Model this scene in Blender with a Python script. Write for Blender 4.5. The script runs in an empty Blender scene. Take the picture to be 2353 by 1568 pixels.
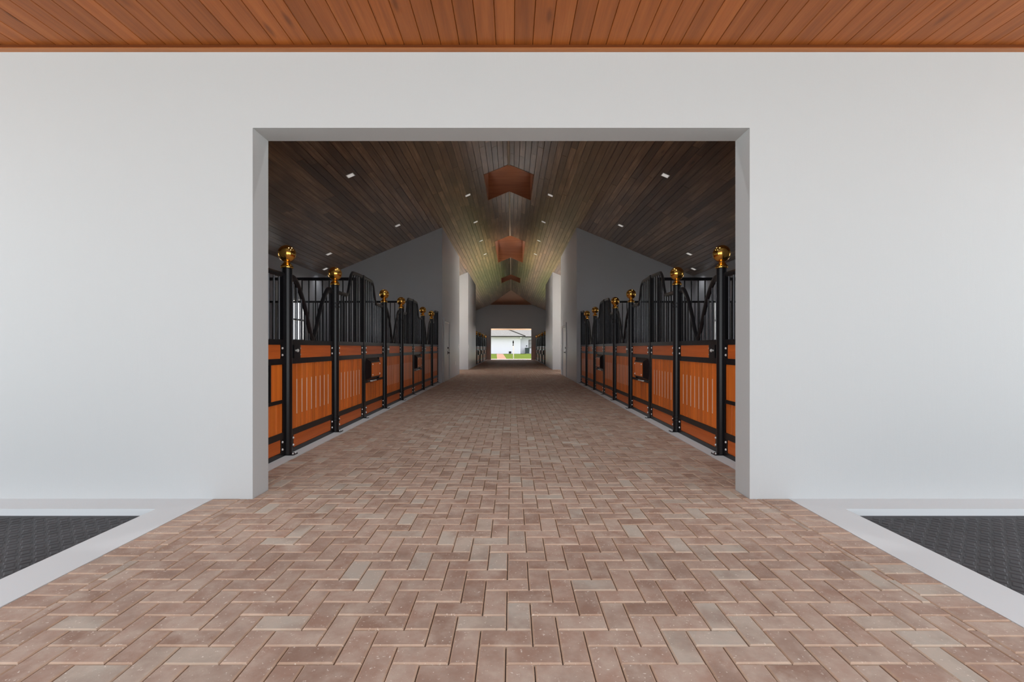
import bpy, bmesh, math, random
from mathutils import Vector, Matrix

random.seed(7)
S = bpy.context.scene
COL = S.collection

# ------------------------------------------------------------------ camera, sky, exposure
cam_d = bpy.data.cameras.new('camera')
cam_d.sensor_width = 36.0
cam_d.lens = 1090.0 / 2353.0 * 36.0
cam_d.shift_y = 14.5 / 2353.0
cam_d.clip_start = 0.05
cam_d.clip_end = 500
cam = bpy.data.objects.new('camera', cam_d)
cam.location = (0.08, 0.0, 1.12)
cam.rotation_euler = (math.pi / 2, 0, 0)
COL.objects.link(cam)
S.camera = cam

world = bpy.data.worlds.new('overcast_sky')
S.world = world
world.use_nodes = True
wn = world.node_tree.nodes
wl = world.node_tree.links
wn.clear()
w_out = wn.new('ShaderNodeOutputWorld')
w_bg = wn.new('ShaderNodeBackground')
w_tc = wn.new('ShaderNodeTexCoord')
w_sep = wn.new('ShaderNodeSeparateXYZ')
w_rmp = wn.new('ShaderNodeValToRGB')
w_rmp.color_ramp.elements[0].position = 0.0
w_rmp.color_ramp.elements[0].color = (0.86, 0.90, 0.95, 1)
w_rmp.color_ramp.elements[1].position = 1.0
w_rmp.color_ramp.elements[1].color = (0.92, 0.98, 1.06, 1)
wl.new(w_tc.outputs['Generated'], w_sep.inputs[0])
wl.new(w_sep.outputs['Z'], w_rmp.inputs[0])
wl.new(w_rmp.outputs[0], w_bg.inputs['Color'])
wl.new(w_bg.outputs[0], w_out.inputs[0])
SKY = 1.9
w_bg.inputs['Strength'].default_value = SKY

sun_d = bpy.data.lights.new('hazy_sun', 'SUN')
sun_d.energy = 36.0
sun_d.angle = math.radians(6)
sun_d.color = (1.0, 0.97, 0.93)
sun = bpy.data.objects.new('hazy_sun', sun_d)
sun.rotation_euler = (math.radians(-28), 0, 0)
sun.location = (0, 0, 40)
COL.objects.link(sun)

vs = S.view_settings
S.display_settings.display_device = 'sRGB'
vs.view_transform = 'Standard'
vs.look = 'None'
vs.exposure = 0.28
vs.gamma = 1.0
vs.use_curve_mapping = False
S.cycles.max_bounces = 14
S.cycles.diffuse_bounces = 9
S.cycles.glossy_bounces = 5
S.cycles.transparent_max_bounces = 12
S.cycles.sample_clamp_indirect = 8.0
S.cycles.use_denoising = True

# ------------------------------------------------------------------ dimensions (metres)
YF, YI = 3.508, 3.733            # front wall outer and inner face
YB, YBO = 43.2, 43.425           # back wall
HW = 5.815                       # inner half width
RZ, PITCH = 5.80, 0.4167         # ridge height, roof pitch
TH = math.atan(PITCH)
PATH = 2.127                     # half width of the brick path
OPW, OPZ = 1.838, 2.744          # doorway half width, height
XS = 2.275                       # plane of the stall fronts
PZ = 3.34                        # porch ceiling
BW = 0.14                        # ceiling board
BLOCKS = ((15.0, 19.9), (23.9, 28.9))
HOLES = ((12.12, 14.23), (19.8, 24.7), (30.4, 32.6))
HX = 5 * BW * math.cos(TH)
HIP0, HIPZ = 38.8, 5.0
def roof_z(x): return RZ - PITCH * abs(x)

# ------------------------------------------------------------------ mesh builder
class MB:
    def __init__(s): s.v = []; s.f = []; s.m = []; s.t = []; s.mi = 0; s.tone = 0.0
    def face(s, idx): s.f.append(tuple(idx)); s.m.append(s.mi); s.t.append(s.tone)
    def add(s, pts, faces):
        b = len(s.v); s.v.extend([tuple(p) for p in pts])
        for f in faces: s.face([b + i for i in f])
    def box(s, x0, x1, y0, y1, z0, z1):
        s.add([(x0,y0,z0),(x1,y0,z0),(x1,y1,z0),(x0,y1,z0),(x0,y0,z1),(x1,y0,z1),(x1,y1,z1),(x0,y1,z1)],
              [(0,3,2,1),(4,5,6,7),(0,1,5,4),(1,2,6,5),(2,3,7,6),(3,0,4,7)])
    def quad(s, a, b, c, d): s.add([a, b, c, d], [(0,1,2,3)])
    def prism(s, poly, axis, a0, a1):
        """poly: 2D points; axis 'y': (x,z) extruded along y; 'x': (y,z); 'z': (x,y)"""
        n = len(poly)
        def P(p, a):
            return (p[0], a, p[1]) if axis == 'y' else ((a, p[0], p[1]) if axis == 'x' else (p[0], p[1], a))
        s.add([P(p, a0) for p in poly] + [P(p, a1) for p in poly],
              [tuple(range(n))[::-1], tuple(range(n, 2*n))] + [(i, (i+1) % n, n + (i+1) % n, n + i) for i in range(n)])
    def tube(s, path, r, n=8, caps=True, flat=None):
        path = [Vector(p) for p in path]; rings = []; m = len(path)
        b = len(s.v); up = None
        for i, p in enumerate(path):
            t = (path[min(i+1, m-1)] - path[max(i-1, 0)]).normalized()
            if up is None:
                up = Vector((1,0,0)) if abs(t.x) < 0.9 else Vector((0,0,1))
            a = (up - t * up.dot(t)).normalized(); c = t.cross(a); up = a
            for k in range(n):
                w = 2*math.pi*k/n + (math.pi/n)
                ra, rc = (r, r) if flat is None else flat
                s.v.append(tuple(p + a*math.cos(w)*ra + c*math.sin(w)*rc))
        for i in range(m-1):
            for k in range(n):
                s.face([b+i*n+k, b+i*n+(k+1) % n, b+(i+1)*n+(k+1) % n, b+(i+1)*n+k])
        if caps:
            s.face([b+k for k in range(n)][::-1]); s.face([b+(m-1)*n+k for k in range(n)])
    def lathe(s, prof, n=24, c=(0,0)):
        b = len(s.v); m = len(prof)
        for (r, z) in prof:
            for k in range(n):
                w = 2*math.pi*k/n
                s.v.append((c[0]+r*math.cos(w), c[1]+r*math.sin(w), z))
        for i in range(m-1):
            for k in range(n):
                s.face([b+i*n+k, b+i*n+(k+1) % n, b+(i+1)*n+(k+1) % n, b+(i+1)*n+k])
        s.face([b+k for k in range(n)][::-1]); s.face([b+(m-1)*n+k for k in range(n)])
    def xform(s, i0, mat):
        for i in range(i0, len(s.v)): s.v[i] = tuple(mat @ Vector(s.v[i]))
    def mesh(s, name, mats, smooth=False, fix=True):
        me = bpy.data.meshes.new(name)
        me.from_pydata(s.v, [], s.f)
        for m in (mats if isinstance(mats, (list, tuple)) else [mats]): me.materials.append(m)
        if any(s.m): me.polygons.foreach_set('material_index', s.m)
        if any(s.t):
            at = me.attributes.new('tone', 'FLOAT', 'FACE'); at.data.foreach_set('value', s.t)
        if fix:
            bm = bmesh.new(); bm.from_mesh(me); bmesh.ops.recalc_face_normals(bm, faces=bm.faces); bm.to_mesh(me); bm.free()
        if smooth:
            me.polygons.foreach_set('use_smooth', [True]*len(me.polygons)); me.set_sharp_from_angle(angle=math.radians(40))
        me.update()
        return me
    def build(s, name, mats, parent=None, smooth=False, fix=True):
        return put(name, s.mesh(name, mats, smooth, fix), parent)

def put(name, me, parent=None, loc=None):
    o = bpy.data.objects.new(name, me); COL.objects.link(o)
    if parent is not None: o.parent = parent
    if loc is not None: o.location = loc
    return o
def tag(o, label=None, cat=None, group=None, kind=None):
    for k, v in (('label', label), ('category', cat), ('group', group), ('kind', kind)):
        if v: o[k] = v
    return o
def thing(name, label, cat, loc=(0,0,0), group=None):
    o = bpy.data.objects.new(name, None); o.empty_display_size = 0.1; COL.objects.link(o); o.location = loc
    return tag(o, label, cat, group)
def structure(o): o['kind'] = 'structure'; return o

# ------------------------------------------------------------------ materials
class NT:
    def __init__(s, name):
        s.mat = bpy.data.materials.new(name); s.mat.use_nodes = True
        s.t = s.mat.node_tree; s.n = s.t.nodes; s.l = s.t.links; s.n.clear()
        s.out = s.n.new('ShaderNodeOutputMaterial'); s.p = s.n.new('ShaderNodeBsdfPrincipled')
        s.l.new(s.p.outputs[0], s.out.inputs[0])
    def new(s, typ, **kw):
        n = s.n.new(typ)
        for k, v in kw.items(): setattr(n, k, v)
        return n
    def link(s, a, b): s.l.new(a, b)
    def setp(s, **kw):
        for k, v in kw.items(): s.p.inputs[k.replace('_', ' ')].default_value = v
    def math(s, op, a, b=None, c=None):
        n = s.n.new('ShaderNodeMath'); n.operation = op
        for i, x in enumerate((a, b, c)):
            if x is None: continue
            if isinstance(x, (int, float)): n.inputs[i].default_value = x
            else: s.l.new(x, n.inputs[i])
        return n.outputs[0]
    def mix(s, fac, a, b, blend='MIX'):
        n = s.n.new('ShaderNodeMix'); n.data_type = 'RGBA'; n.blend_type = blend
        for k, x in ((0, fac), (6, a), (7, b)):
            if isinstance(x, (int, float)): n.inputs[k].default_value = x
            elif isinstance(x, tuple): n.inputs[k].default_value = (*x, 1)
            else: s.l.new(x, n.inputs[k])
        return n.outputs[2]
    def ramp(s, fac, stops):
        n = s.n.new('ShaderNodeValToRGB'); e = n.color_ramp.elements
        while len(e) < len(stops): e.new(0.5)
        for i, (p, c) in enumerate(stops):
            e[i].position = p; e[i].color = (*c, 1) if isinstance(c, tuple) else (c, c, c, 1)
        s.l.new(fac, n.inputs[0]); return n.outputs[0]
    def pos(s, scale=(1,1,1), off=None):
        g = s.n.new('ShaderNodeNewGeometry'); v = g.outputs['Position']
        if off is not None:
            a = s.n.new('ShaderNodeVectorMath'); a.operation = 'ADD'; s.l.new(v, a.inputs[0])
            c = s.n.new('ShaderNodeCombineXYZ')
            for i in range(3): s.l.new(off, c.inputs[i])
            s.l.new(c.outputs[0], a.inputs[1]); v = a.outputs[0]
        m = s.n.new('ShaderNodeVectorMath'); m.operation = 'MULTIPLY'; s.l.new(v, m.inputs[0]); m.inputs[1].default_value = scale
        return m.outputs[0]
    def noise(s, vec, scale=1.0, detail=4.0, rough=0.55):
        n = s.n.new('ShaderNodeTexNoise'); n.inputs['Scale'].default_value = scale
        n.inputs['Detail'].default_value = detail; n.inputs['Roughness'].default_value = rough
        s.l.new(vec, n.inputs['Vector']); return n.outputs['Fac']
    def tone(s):
        oi = s.n.new('ShaderNodeObjectInfo'); at = s.n.new('ShaderNodeAttribute'); at.attribute_name = 'tone'
        return s.math('FRACT', s.math('ADD', oi.outputs['Random'], at.outputs['Fac']))
    def bump(s, h, strength=0.2, dist=0.01):
        b = s.n.new('ShaderNodeBump'); b.inputs['Strength'].default_value = strength; b.inputs['Distance'].default_value = dist
        s.l.new(h, b.inputs['Height']); s.l.new(b.outputs[0], s.p.inputs['Normal'])

def plain(name, col, rough=0.5, metal=0.0, spec=None, coat=0.0):
    t = NT(name); t.setp(Base_Color=(*col, 1), Roughness=rough, Metallic=metal)
    if spec is not None: t.p.inputs['Specular IOR Level'].default_value = spec
    if coat: t.p.inputs['Coat Weight'].default_value = coat; t.p.inputs['Coat Roughness'].default_value = 0.1
    return t.mat

def wood(name, dark, mid, light, grain='y', rough=0.4, knots=False, var=0.35, spec=0.5, stain=0.0):
    t = NT(name); tone = t.tone(); off = t.math('MULTIPLY', tone, 53.0)
    sc = {'x': (0.9, 22, 22), 'y': (22, 0.9, 22), 'z': (22, 22, 0.9)}[grain]
    f = t.noise(t.pos(sc, off), 1.0, 5.0, 0.6)
    sc2 = {'x': (3, 90, 90), 'y': (90, 3, 90), 'z': (90, 90, 3)}[grain]
    f2 = t.noise(t.pos(sc2, off), 1.0, 3.0, 0.6)
    g = t.math('ADD', t.math('MULTIPLY', f, 0.75), t.math('MULTIPLY', f2, 0.25))
    c = t.ramp(g, [(0.30, dark), (0.52, mid), (0.75, light)])
    t2 = t.math('FRACT', t.math('MULTIPLY', tone, 7.31))
    k = t.math('ADD', t.math('MULTIPLY', t2, var), 1.0 - var * 0.6)
    kk = t.new('ShaderNodeCombineXYZ')
    for i in range(3): t.link(k, kk.inputs[i])
    c = t.mix(1.0, c, kk.outputs[0], 'MULTIPLY')
    if knots:
        v = t.new('ShaderNodeTexVoronoi'); v.inputs['Scale'].default_value = 1.0
        ks = {'x': (1.3, 5, 5), 'y': (5, 1.3, 5), 'z': (5, 5, 1.3)}[grain]
        t.link(t.pos(ks, off), v.inputs['Vector'])
        kn = t.ramp(v.outputs['Distance'], [(0.045, 1.0), (0.13, 0.0)])
        c = t.mix(t.math('MULTIPLY', kn, 0.55), c, tuple(x * 0.35 for x in dark))
    if stain:
        bl = t.noise(t.pos((0.9, 0.5, 0.9), off), 1.0, 3.0, 0.6)
        c = t.mix(t.math('MULTIPLY', t.ramp(bl, [(0.42, 0.0), (0.66, 1.0)]), stain), c, tuple(x * 0.45 for x in mid))
    t.link(c, t.p.inputs['Base Color']); t.setp(Roughness=rough); t.p.inputs['Specular IOR Level'].default_value = spec
    t.bump(f2, 0.12, 0.002)
    return t.mat

def stucco(name, col, rough=0.6, streak=0.25, spec=0.4):
    t = NT(name)
    a = t.noise(t.pos((30, 30, 3.0)), 1.0, 4.0, 0.6)
    b = t.noise(t.pos((120, 120, 120)), 1.0, 3.0, 0.6)
    big = t.noise(t.pos((0.7, 0.7, 0.9)), 1.0, 3.0)
    c = t.mix(t.math('MULTIPLY', big, 0.10), col, tuple(x * 0.80 for x in col))
    t.link(c, t.p.inputs['Base Color']); t.setp(Roughness=rough); t.p.inputs['Specular IOR Level'].default_value = spec
    t.bump(t.math('ADD', t.math('MULTIPLY', a, 0.6), t.math('MULTIPLY', b, 0.4)), streak, 0.004)
    return t.mat

def brick_mat(name, lift=1.0):
    t = NT(name); tone = t.tone(); off = t.math('MULTIPLY', tone, 31.0)
    c = t.ramp(tone, [(0.0, (0.28, 0.178, 0.130)), (0.16, (0.35, 0.226, 0.170)), (0.40, (0.40, 0.268, 0.206)), (0.62, (0.43, 0.315, 0.250)),
                      (0.82, (0.38, 0.250, 0.190)), (0.90, (0.44, 0.385, 0.320)), (1.0, (0.47, 0.425, 0.365))])
    m = t.noise(t.pos((9, 9, 9), off), 1.0, 5.0, 0.62)
    c = t.mix(t.ramp(m, [(0.36, 0.0), (0.68, 0.75)]), c, (0.53, 0.44, 0.365))
    d = t.noise(t.pos((4, 4, 4), off), 1.0, 4.0, 0.6)
    c = t.mix(t.ramp(d, [(0.46, 0.0), (0.72, 0.75)]), c, (0.27, 0.175, 0.132))
    sp = t.noise(t.pos((85, 85, 85), off), 1.0, 2.0, 0.5)
    c = t.mix(t.ramp(sp, [(0.66, 0.0), (0.74, 0.8)]), c, (0.75, 0.68, 0.6))
    if lift != 1.0:
        c = t.mix(0.35, c, (0.60, 0.41, 0.27))
    t.link(c, t.p.inputs['Base Color']); t.setp(Roughness=0.72); t.p.inputs['Specular IOR Level'].default_value = 0.3
    t.bump(t.noise(t.pos((150, 150, 150)), 1.0, 3.0), 0.25, 0.002)
    return t.mat

M = {}
M['stucco'] = stucco('white_stucco', (0.535, 0.555, 0.555), 0.55)
M['inwall'] = stucco('white_gloss_paint', (0.57, 0.59, 0.625), 0.34, 0.10, 0.5)
M['kerb'] = stucco('painted_concrete', (0.66, 0.69, 0.70), 0.6, 0.10)
M['cedar'] = wood('cedar_boards', (0.24, 0.066, 0.012), (0.35, 0.098, 0.018), (0.43, 0.135, 0.028), 'y', 0.42, True, 0.26, 0.25)
M['vault'] = wood('vault_boards', (0.140, 0.072, 0.036), (0.300, 0.168, 0.085), (0.54, 0.34, 0.19), 'y', 0.30, True, 0.80, 0.8, 0.75)
M['vault'].node_tree.nodes['Principled BSDF'].inputs['Coat Weight'].default_value = 0.75
M['vault'].node_tree.nodes['Principled BSDF'].inputs['Coat Roughness'].default_value = 0.24
M['trim'] = wood('cedar_trim', (0.30, 0.10, 0.033), (0.40, 0.145, 0.046), (0.48, 0.185, 0.062), 'x', 0.42)
M['shaft'] = wood('shaft_boards', (0.22, 0.072, 0.025), (0.29, 0.105, 0.039), (0.35, 0.14, 0.056), 'x', 0.45)
M['stallwood'] = wood('stall_hardwood', (0.60, 0.115, 0.013), (0.80, 0.185, 0.020), (0.92, 0.265, 0.034), 'z', 0.36, False, 0.30, 0.3)
M['stallwood_h'] = wood('stall_hardwood_across', (0.52, 0.100, 0.014), (0.66, 0.140, 0.020), (0.76, 0.185, 0.028), 'y', 0.36, False, 0.22, 0.3)
M['dividerwood'] = wood('divider_boards', (0.25, 0.07, 0.02), (0.36, 0.11, 0.03), (0.44, 0.15, 0.045), 'x', 0.4)
M['slot'] = plain('pale_slot_light', (0.90, 0.72, 0.58), 0.6)  # pale colour stands in for light in the board slots
M['trimshade'] = wood('trim_shade_band', (0.10, 0.028, 0.008), (0.14, 0.038, 0.010), (0.17, 0.05, 0.014), 'x', 0.5, False, 0.2, 0.2)  # dark colour stands in for shade on the porch moulding
M['black'] = plain('black_powder_coat', (0.006, 0.006, 0.0075), 0.30, 0.0, 0.40)
M['bar'] = plain('dark_steel_bar', (0.055, 0.055, 0.06), 0.20, 0.7)
M['brass'] = plain('polished_brass', (0.80, 0.44, 0.10), 0.10, 1.0)
M['chrome'] = plain('bright_zinc', (0.88, 0.88, 0.87), 0.35, 0.35)
M['brick'] = brick_mat('clay_paver')
M['brick_edge'] = brick_mat('clay_paver_edge', 1.3)
M['sand'] = plain('joint_sand', (0.10, 0.075, 0.058), 0.9)
M['ridge'] = plain('pale_ridge_trim', (0.62, 0.50, 0.38), 0.4)
M['lightlens'] = plain('dim_light_lens', (0.85, 0.84, 0.82), 0.35)
M['lightlens'].node_tree.nodes['Principled BSDF'].inputs['Emission Color'].default_value = (1.0, 0.95, 0.9, 1)
M['lightlens'].node_tree.nodes['Principled BSDF'].inputs['Emission Strength'].default_value = 0.35
M['whiteplastic'] = plain('white_plastic', (0.85, 0.85, 0.84), 0.3)
M['doorpaint'] = plain('grey_white_door_paint', (0.62, 0.63, 0.65), 0.3)
M['darkmetal'] = plain('dark_metal', (0.02, 0.02, 0.022), 0.4, 0.6)
M['gravel'] = plain('forecourt_paving', (0.205, 0.215, 0.220), 0.9, 0.0, 0.1)
M['yard'] = plain('pale_concrete_yard', (0.82, 0.77, 0.68), 0.9)
M['stallfloor'] = plain('stall_rubber', (0.05, 0.05, 0.05), 0.8)
M['house'] = plain('white_house_wall', (0.80, 0.79, 0.84), 0.7)
M['pinkpath'] = plain('pink_pavers', (0.070, 0.042, 0.032), 0.8, 0.0, 0.0)
M['fascia'] = plain('dark_fascia', (0.03, 0.028, 0.026), 0.7, 0.0, 0.0)
M['beam'] = plain('pale_beam_stain', (0.80, 0.60, 0.44), 0.6)
M['bin'] = plain('dark_green_plastic', (0.035, 0.05, 0.052), 0.5)

t = NT('black_rubber')
a = t.noise(t.pos((7, 7, 7)), 1.0, 5.0, 0.6)
b = t.noise(t.pos((1.6, 1.6, 1.6)), 1.0, 3.0, 0.6)
c = t.mix(t.ramp(t.math('ADD', t.math('MULTIPLY', a, 0.5), t.math('MULTIPLY', b, 0.5)), [(0.35, 0.0), (0.70, 1.0)]), (0.026, 0.026, 0.029), (0.062, 0.062, 0.068))
sp = t.noise(t.pos((60, 60, 60)), 1.0, 2.0)
c = t.mix(t.ramp(sp, [(0.74, 0.0), (0.80, 0.6)]), c, (0.35, 0.35, 0.35))
t.link(c, t.p.inputs['Base Color']); t.setp(Roughness=0.62)
t.bump(t.noise(t.pos((90, 90, 90)), 1.0, 3.0), 0.3, 0.002)
M['rubber'] = t.mat

t = NT('mown_grass')
a = t.noise(t.pos((14, 14, 14)), 1.0, 5.0, 0.7); b = t.noise(t.pos((0.5, 0.5, 0.5)), 1.0, 3.0)
c = t.ramp(t.math('ADD', t.math('MULTIPLY', a, 0.6), t.math('MULTIPLY', b, 0.4)), [(0.3, (0.014, 0.021, 0.004)), (0.7, (0.031, 0.040, 0.009))])
t.link(c, t.p.inputs['Base Color']); t.setp(Roughness=0.9); t.p.inputs['Specular IOR Level'].default_value = 0.0
M['grass'] = t.mat

t = NT('grey_shingles')
a = t.noise(t.pos((6, 6, 6)), 1.0, 4.0, 0.7)
c = t.ramp(a, [(0.3, (0.046, 0.0455, 0.046)), (0.7, (0.072, 0.071, 0.071))])
t.link(c, t.p.inputs['Base Color']); t.setp(Roughness=0.85); t.p.inputs['Specular IOR Level'].default_value = 0.0
M['shingle'] = t.mat

t = NT('window_glass')
tr = t.new('ShaderNodeBsdfTransparent'); gl = t.new('ShaderNodeBsdfGlossy'); gl.inputs['Roughness'].default_value = 0.02
mx = t.new('ShaderNodeMixShader'); mx.inputs[0].default_value = 0.07
t.link(tr.outputs[0], mx.inputs[1]); t.link(gl.outputs[0], mx.inputs[2]); t.link(mx.outputs[0], t.out.inputs[0])
M['glass'] = t.mat
M['darkglass'] = plain('dark_window_pane', (0.05, 0.06, 0.05), 0.08, 0.0, 0.8)

# ------------------------------------------------------------------ structure: walls
def grid_wall(mb, axis, a0, a1, us, zs, holes):
    """slab between a0..a1 along axis ('x' or 'y'), split on us/zs, with rectangular holes (u0,u1,z0,z1)."""
    us = sorted(set(us) | {h[0] for h in holes} | {h[1] for h in holes}); zs = sorted(set(zs) | {h[2] for h in holes} | {h[3] for h in holes})
    def hole(i, j):
        if i < 0 or j < 0 or i >= len(us)-1 or j >= len(zs)-1: return True
        u, z = (us[i]+us[i+1])/2, (zs[j]+zs[j+1])/2
        return any(h[0] < u < h[1] and h[2] < z < h[3] for h in holes)
    P = (lambda a, u, z: (a, u, z)) if axis == 'x' else (lambda a, u, z: (u, a, z))
    ids = {}
    def V(a, i, j):
        k = (a, i, j)
        if k not in ids: ids[k] = len(mb.v); mb.v.append(P(a1 if a else a0, us[i], zs[j]))
        return ids[k]
    for i in range(len(us)-1):
        for j in range(len(zs)-1):
            if hole(i, j): continue
            mb.face([V(0,i,j), V(0,i+1,j), V(0,i+1,j+1), V(0,i,j+1)]); mb.face([V(1,i,j), V(1,i,j+1), V(1,i+1,j+1), V(1,i+1,j)])
            if hole(i-1, j): mb.face([V(0,i,j), V(0,i,j+1), V(1,i,j+1), V(1,i,j)])
            if hole(i+1, j): mb.face([V(0,i+1,j), V(1,i+1,j), V(1,i+1,j+1), V(0,i+1,j+1)])
            if hole(i, j-1): mb.face([V(0,i,j), V(1,i,j), V(1,i+1,j), V(0,i+1,j)])
            if hole(i, j+1): mb.face([V(0,i,j+1), V(0,i+1,j+1), V(1,i+1,j+1), V(1,i,j+1)])

OW = HW + 0.22
def end_wall(name, y0, y1, oz, clip, mat):
    mb = MB(); top = roof_z(OW) + 0.02
    for poly in ([(-OW, -0.12), (-OPW, -0.12), (-OPW, oz), (-OW, oz)], [(OPW, -0.12), (OW, -0.12), (OW, oz), (OPW, oz)]):
        mb.prism(poly, 'y', y0, y1)
    if clip: 
        cx = (RZ - clip) / PITCH
        gable = [(-OW, oz), (-OPW, oz), (OPW, oz), (OW, oz), (OW, top), (cx, clip + .02), (-cx, clip + .02), (-OW, top)]
    else: gable = [(-OW, oz), (-OPW, oz), (OPW, oz), (OW, oz), (OW, top), (0, RZ + .02), (-OW, top)]
    mb.prism(gable, 'y', y0, y1)
    return structure(mb.build(name, mat))
end_wall('wall_front', YF, YI, OPZ, None, M['stucco'])
end_wall('wall_back', YB, YBO, 2.83, HIPZ, M['inwall'])

P_NEAR = (15.0 - YI) / 3.0
NEAR_D = [YI + P_NEAR * k for k in range(4)]
P_FAR = (YB - 28.9) / 4.0
FAR_D = [28.9 + P_FAR * k for k in range(5)]
win_c = [(NEAR_D[i] + NEAR_D[i+1]) / 2 for i in range(3)] + [(FAR_D[i] + FAR_D[i+1]) / 2 for i in range(4)]
WZ0, WZ1 = 1.28, 2.46
nwin = 0
for sx, side in ((-1, 'left'), (1, 'right')):
    mb = MB()
    holes = [(c - .46, c + .46, WZ0, WZ1) for c in win_c] + [(19.98, 23.82, 0.0, 3.25)]
    grid_wall(mb, 'x', sx * HW, sx * OW, [YI - .2, YBO], [-0.12, roof_z(HW) + .01], holes)
    structure(mb.build('wall_' + side, M['inwall']))
    for c in win_c:
        nwin += 1
        f = MB(); xa, xb = sorted((sx * (HW + .05), sx * (HW + .13)))
        for (y0, y1, z0, z1) in ((c-.46, c+.46, WZ0, WZ0+.06), (c-.46, c+.46, WZ1-.06, WZ1), (c-.46, c-.40, WZ0+.06, WZ1-.06), (c+.40, c+.46, WZ0+.06, WZ1-.06), (c-.40, c+.40, 1.86, 1.91)):
            f.box(xa, xb, y0, y1, z0, z1)
        w = structure(f.build('window_%d' % nwin, M['whiteplastic']))
        for z0, z1 in ((WZ0+.06, 1.86), (1.91, WZ1-.06)):
            g = MB(); g.box(sx*(HW+.085), sx*(HW+.095), c-.40, c+.40, z0, z1); g.build('pane', M['glass'], w)
    for bi, (y0, y1) in enumerate(BLOCKS):
        mb = MB(); xi = PATH
        poly = [(sx*HW, -.02), (sx*xi, -.02), (sx*xi, roof_z(xi) + .01), (sx*HW, roof_z(HW) + .01)]
        mb.prism(poly, 'y', y0, y1)
        structure(mb.build('wall_%s_room' % side if bi == 0 else 'wall_%s_room_far' % side, M['inwall']))

# ------------------------------------------------------------------ structure: ground, kerbs
mb = MB(); mb.box(-OW, OW, -1.6, 46.0, -0.16, -0.014)
# front beds are cut out by keeping the slab low under the mats
slab = MB()
slab.box(-PATH - .02, PATH + .02, -1.6, 45.6, -0.16, -0.014)
slab.box(-HW, -PATH - .02, YI, YB, -0.16, -0.014)
slab.box(PATH + .02, HW, YI, YB, -0.16, -0.014)
slab.box(-OW, -PATH - .02, -1.6, YI, -0.16, -0.075)
slab.box(PATH + .02, OW, -1.6, YI, -0.16, -0.075)
FLOOR = structure(slab.build('floor', M['sand']))

for sx, side in ((-1, 'left'), (1, 'right')):
    kb = MB()
    def rect(x0, x1, y0, y1, z0, z1):
        a, b = sorted((sx * x0, sx * x1)); kb.box(a, b, y0, y1, z0, z1)
    kb.prism([(sx*PATH, -1.6), (sx*2.389, -1.6), (sx*2.389, YF - .222), (sx*OW, YF - .222), (sx*OW, YF), (sx*PATH, YF)], 'z', -0.15, 0.0)
    tag(structure(kb.build('trim_%d' % (1 if sx < 0 else 2), M['kerb'])), None)
    for ki, (y0, y1) in enumerate(((YI, 15.0), (28.9, YB))):
        kb = MB(); rect(PATH, 2.42, y0, y1, -0.10, 0.004)
        structure(kb.build('trim_%d' % ((3 if sx < 0 else 4) + 2 * ki), M['kerb']))
        fl = MB(); a, b = sorted((sx * 2.42, sx * HW)); fl.box(a, b, y0, y1, -.05, 0.0)
        structure(fl.build('floor_stall', M['stallfloor']))

g = MB(); g.box(-60, 60, -60, -1.6, -0.3, -0.02); structure(g.build('ground_forecourt', M['gravel']))
g = MB(); g.box(-40, -OW, 12, 32, -0.3, -0.02); g.box(OW, 40, 12, 32, -0.3, -0.02); structure(g.build('ground_yard', M['yard']))
g = MB()
for xa, xb in ((-60, -OW), (OW, 60)): g.box(xa, xb, -1.6, 12, -0.3, -0.10); g.box(xa, xb, 32, 45, -0.3, -0.10)
structure(g.build('ground_drive', M['gravel']))
g = MB(); g.box(-OW, OW, 45.6, 140, -0.3, 0.0); g.box(-60, -OW, 45.0, 140, -0.3, 0.0); g.box(OW, 60, 45.0, 140, -0.3, 0.0)
tag(g.build('lawn', M['grass']), None, None, None, 'structure')

# ------------------------------------------------------------------ herringbone bricks
U = 0.1016
AX, AY = -0.044, 1.78
def brick_shape(mb, x0, x1, y0, y1, zt, tone, rot=0.0, tilt=(0, 0), zb=-0.014):
    ch = 0.006; i0 = len(mb.v); mb.tone = tone
    gx = 0.0018
    x0 += gx; x1 -= gx; y0 += gx; y1 -= gx
    cx, cy = (x0+x1)/2, (y0+y1)/2
    b = [(x0,y0,zb),(x1,y0,zb),(x1,y1,zb),(x0,y1,zb)]
    m = [(x0,y0,zt-.005),(x1,y0,zt-.005),(x1,y1,zt-.005),(x0,y1,zt-.005)]
    tp = [(x0+ch,y0+ch,zt),(x1-ch,y0+ch,zt),(x1-ch,y1-ch,zt),(x0+ch,y1-ch,zt)]
    def tl(p): return (p[0], p[1], p[2] + tilt[0]*(p[0]-cx) + tilt[1]*(p[1]-cy))
    base = len(mb.v); mb.v.extend(b + [tl(p) for p in m] + [tl(p) for p in tp])
    mb.mi = 1
    for k in range(4):
        q = (k+1) % 4
        mb.face([base+k, base+q, base+4+q, base+4+k]); mb.face([base+4+k, base+4+q, base+8+q, base+8+k])
    mb.mi = 0
    mb.face([base+8, base+9, base+10, base+11])

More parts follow.
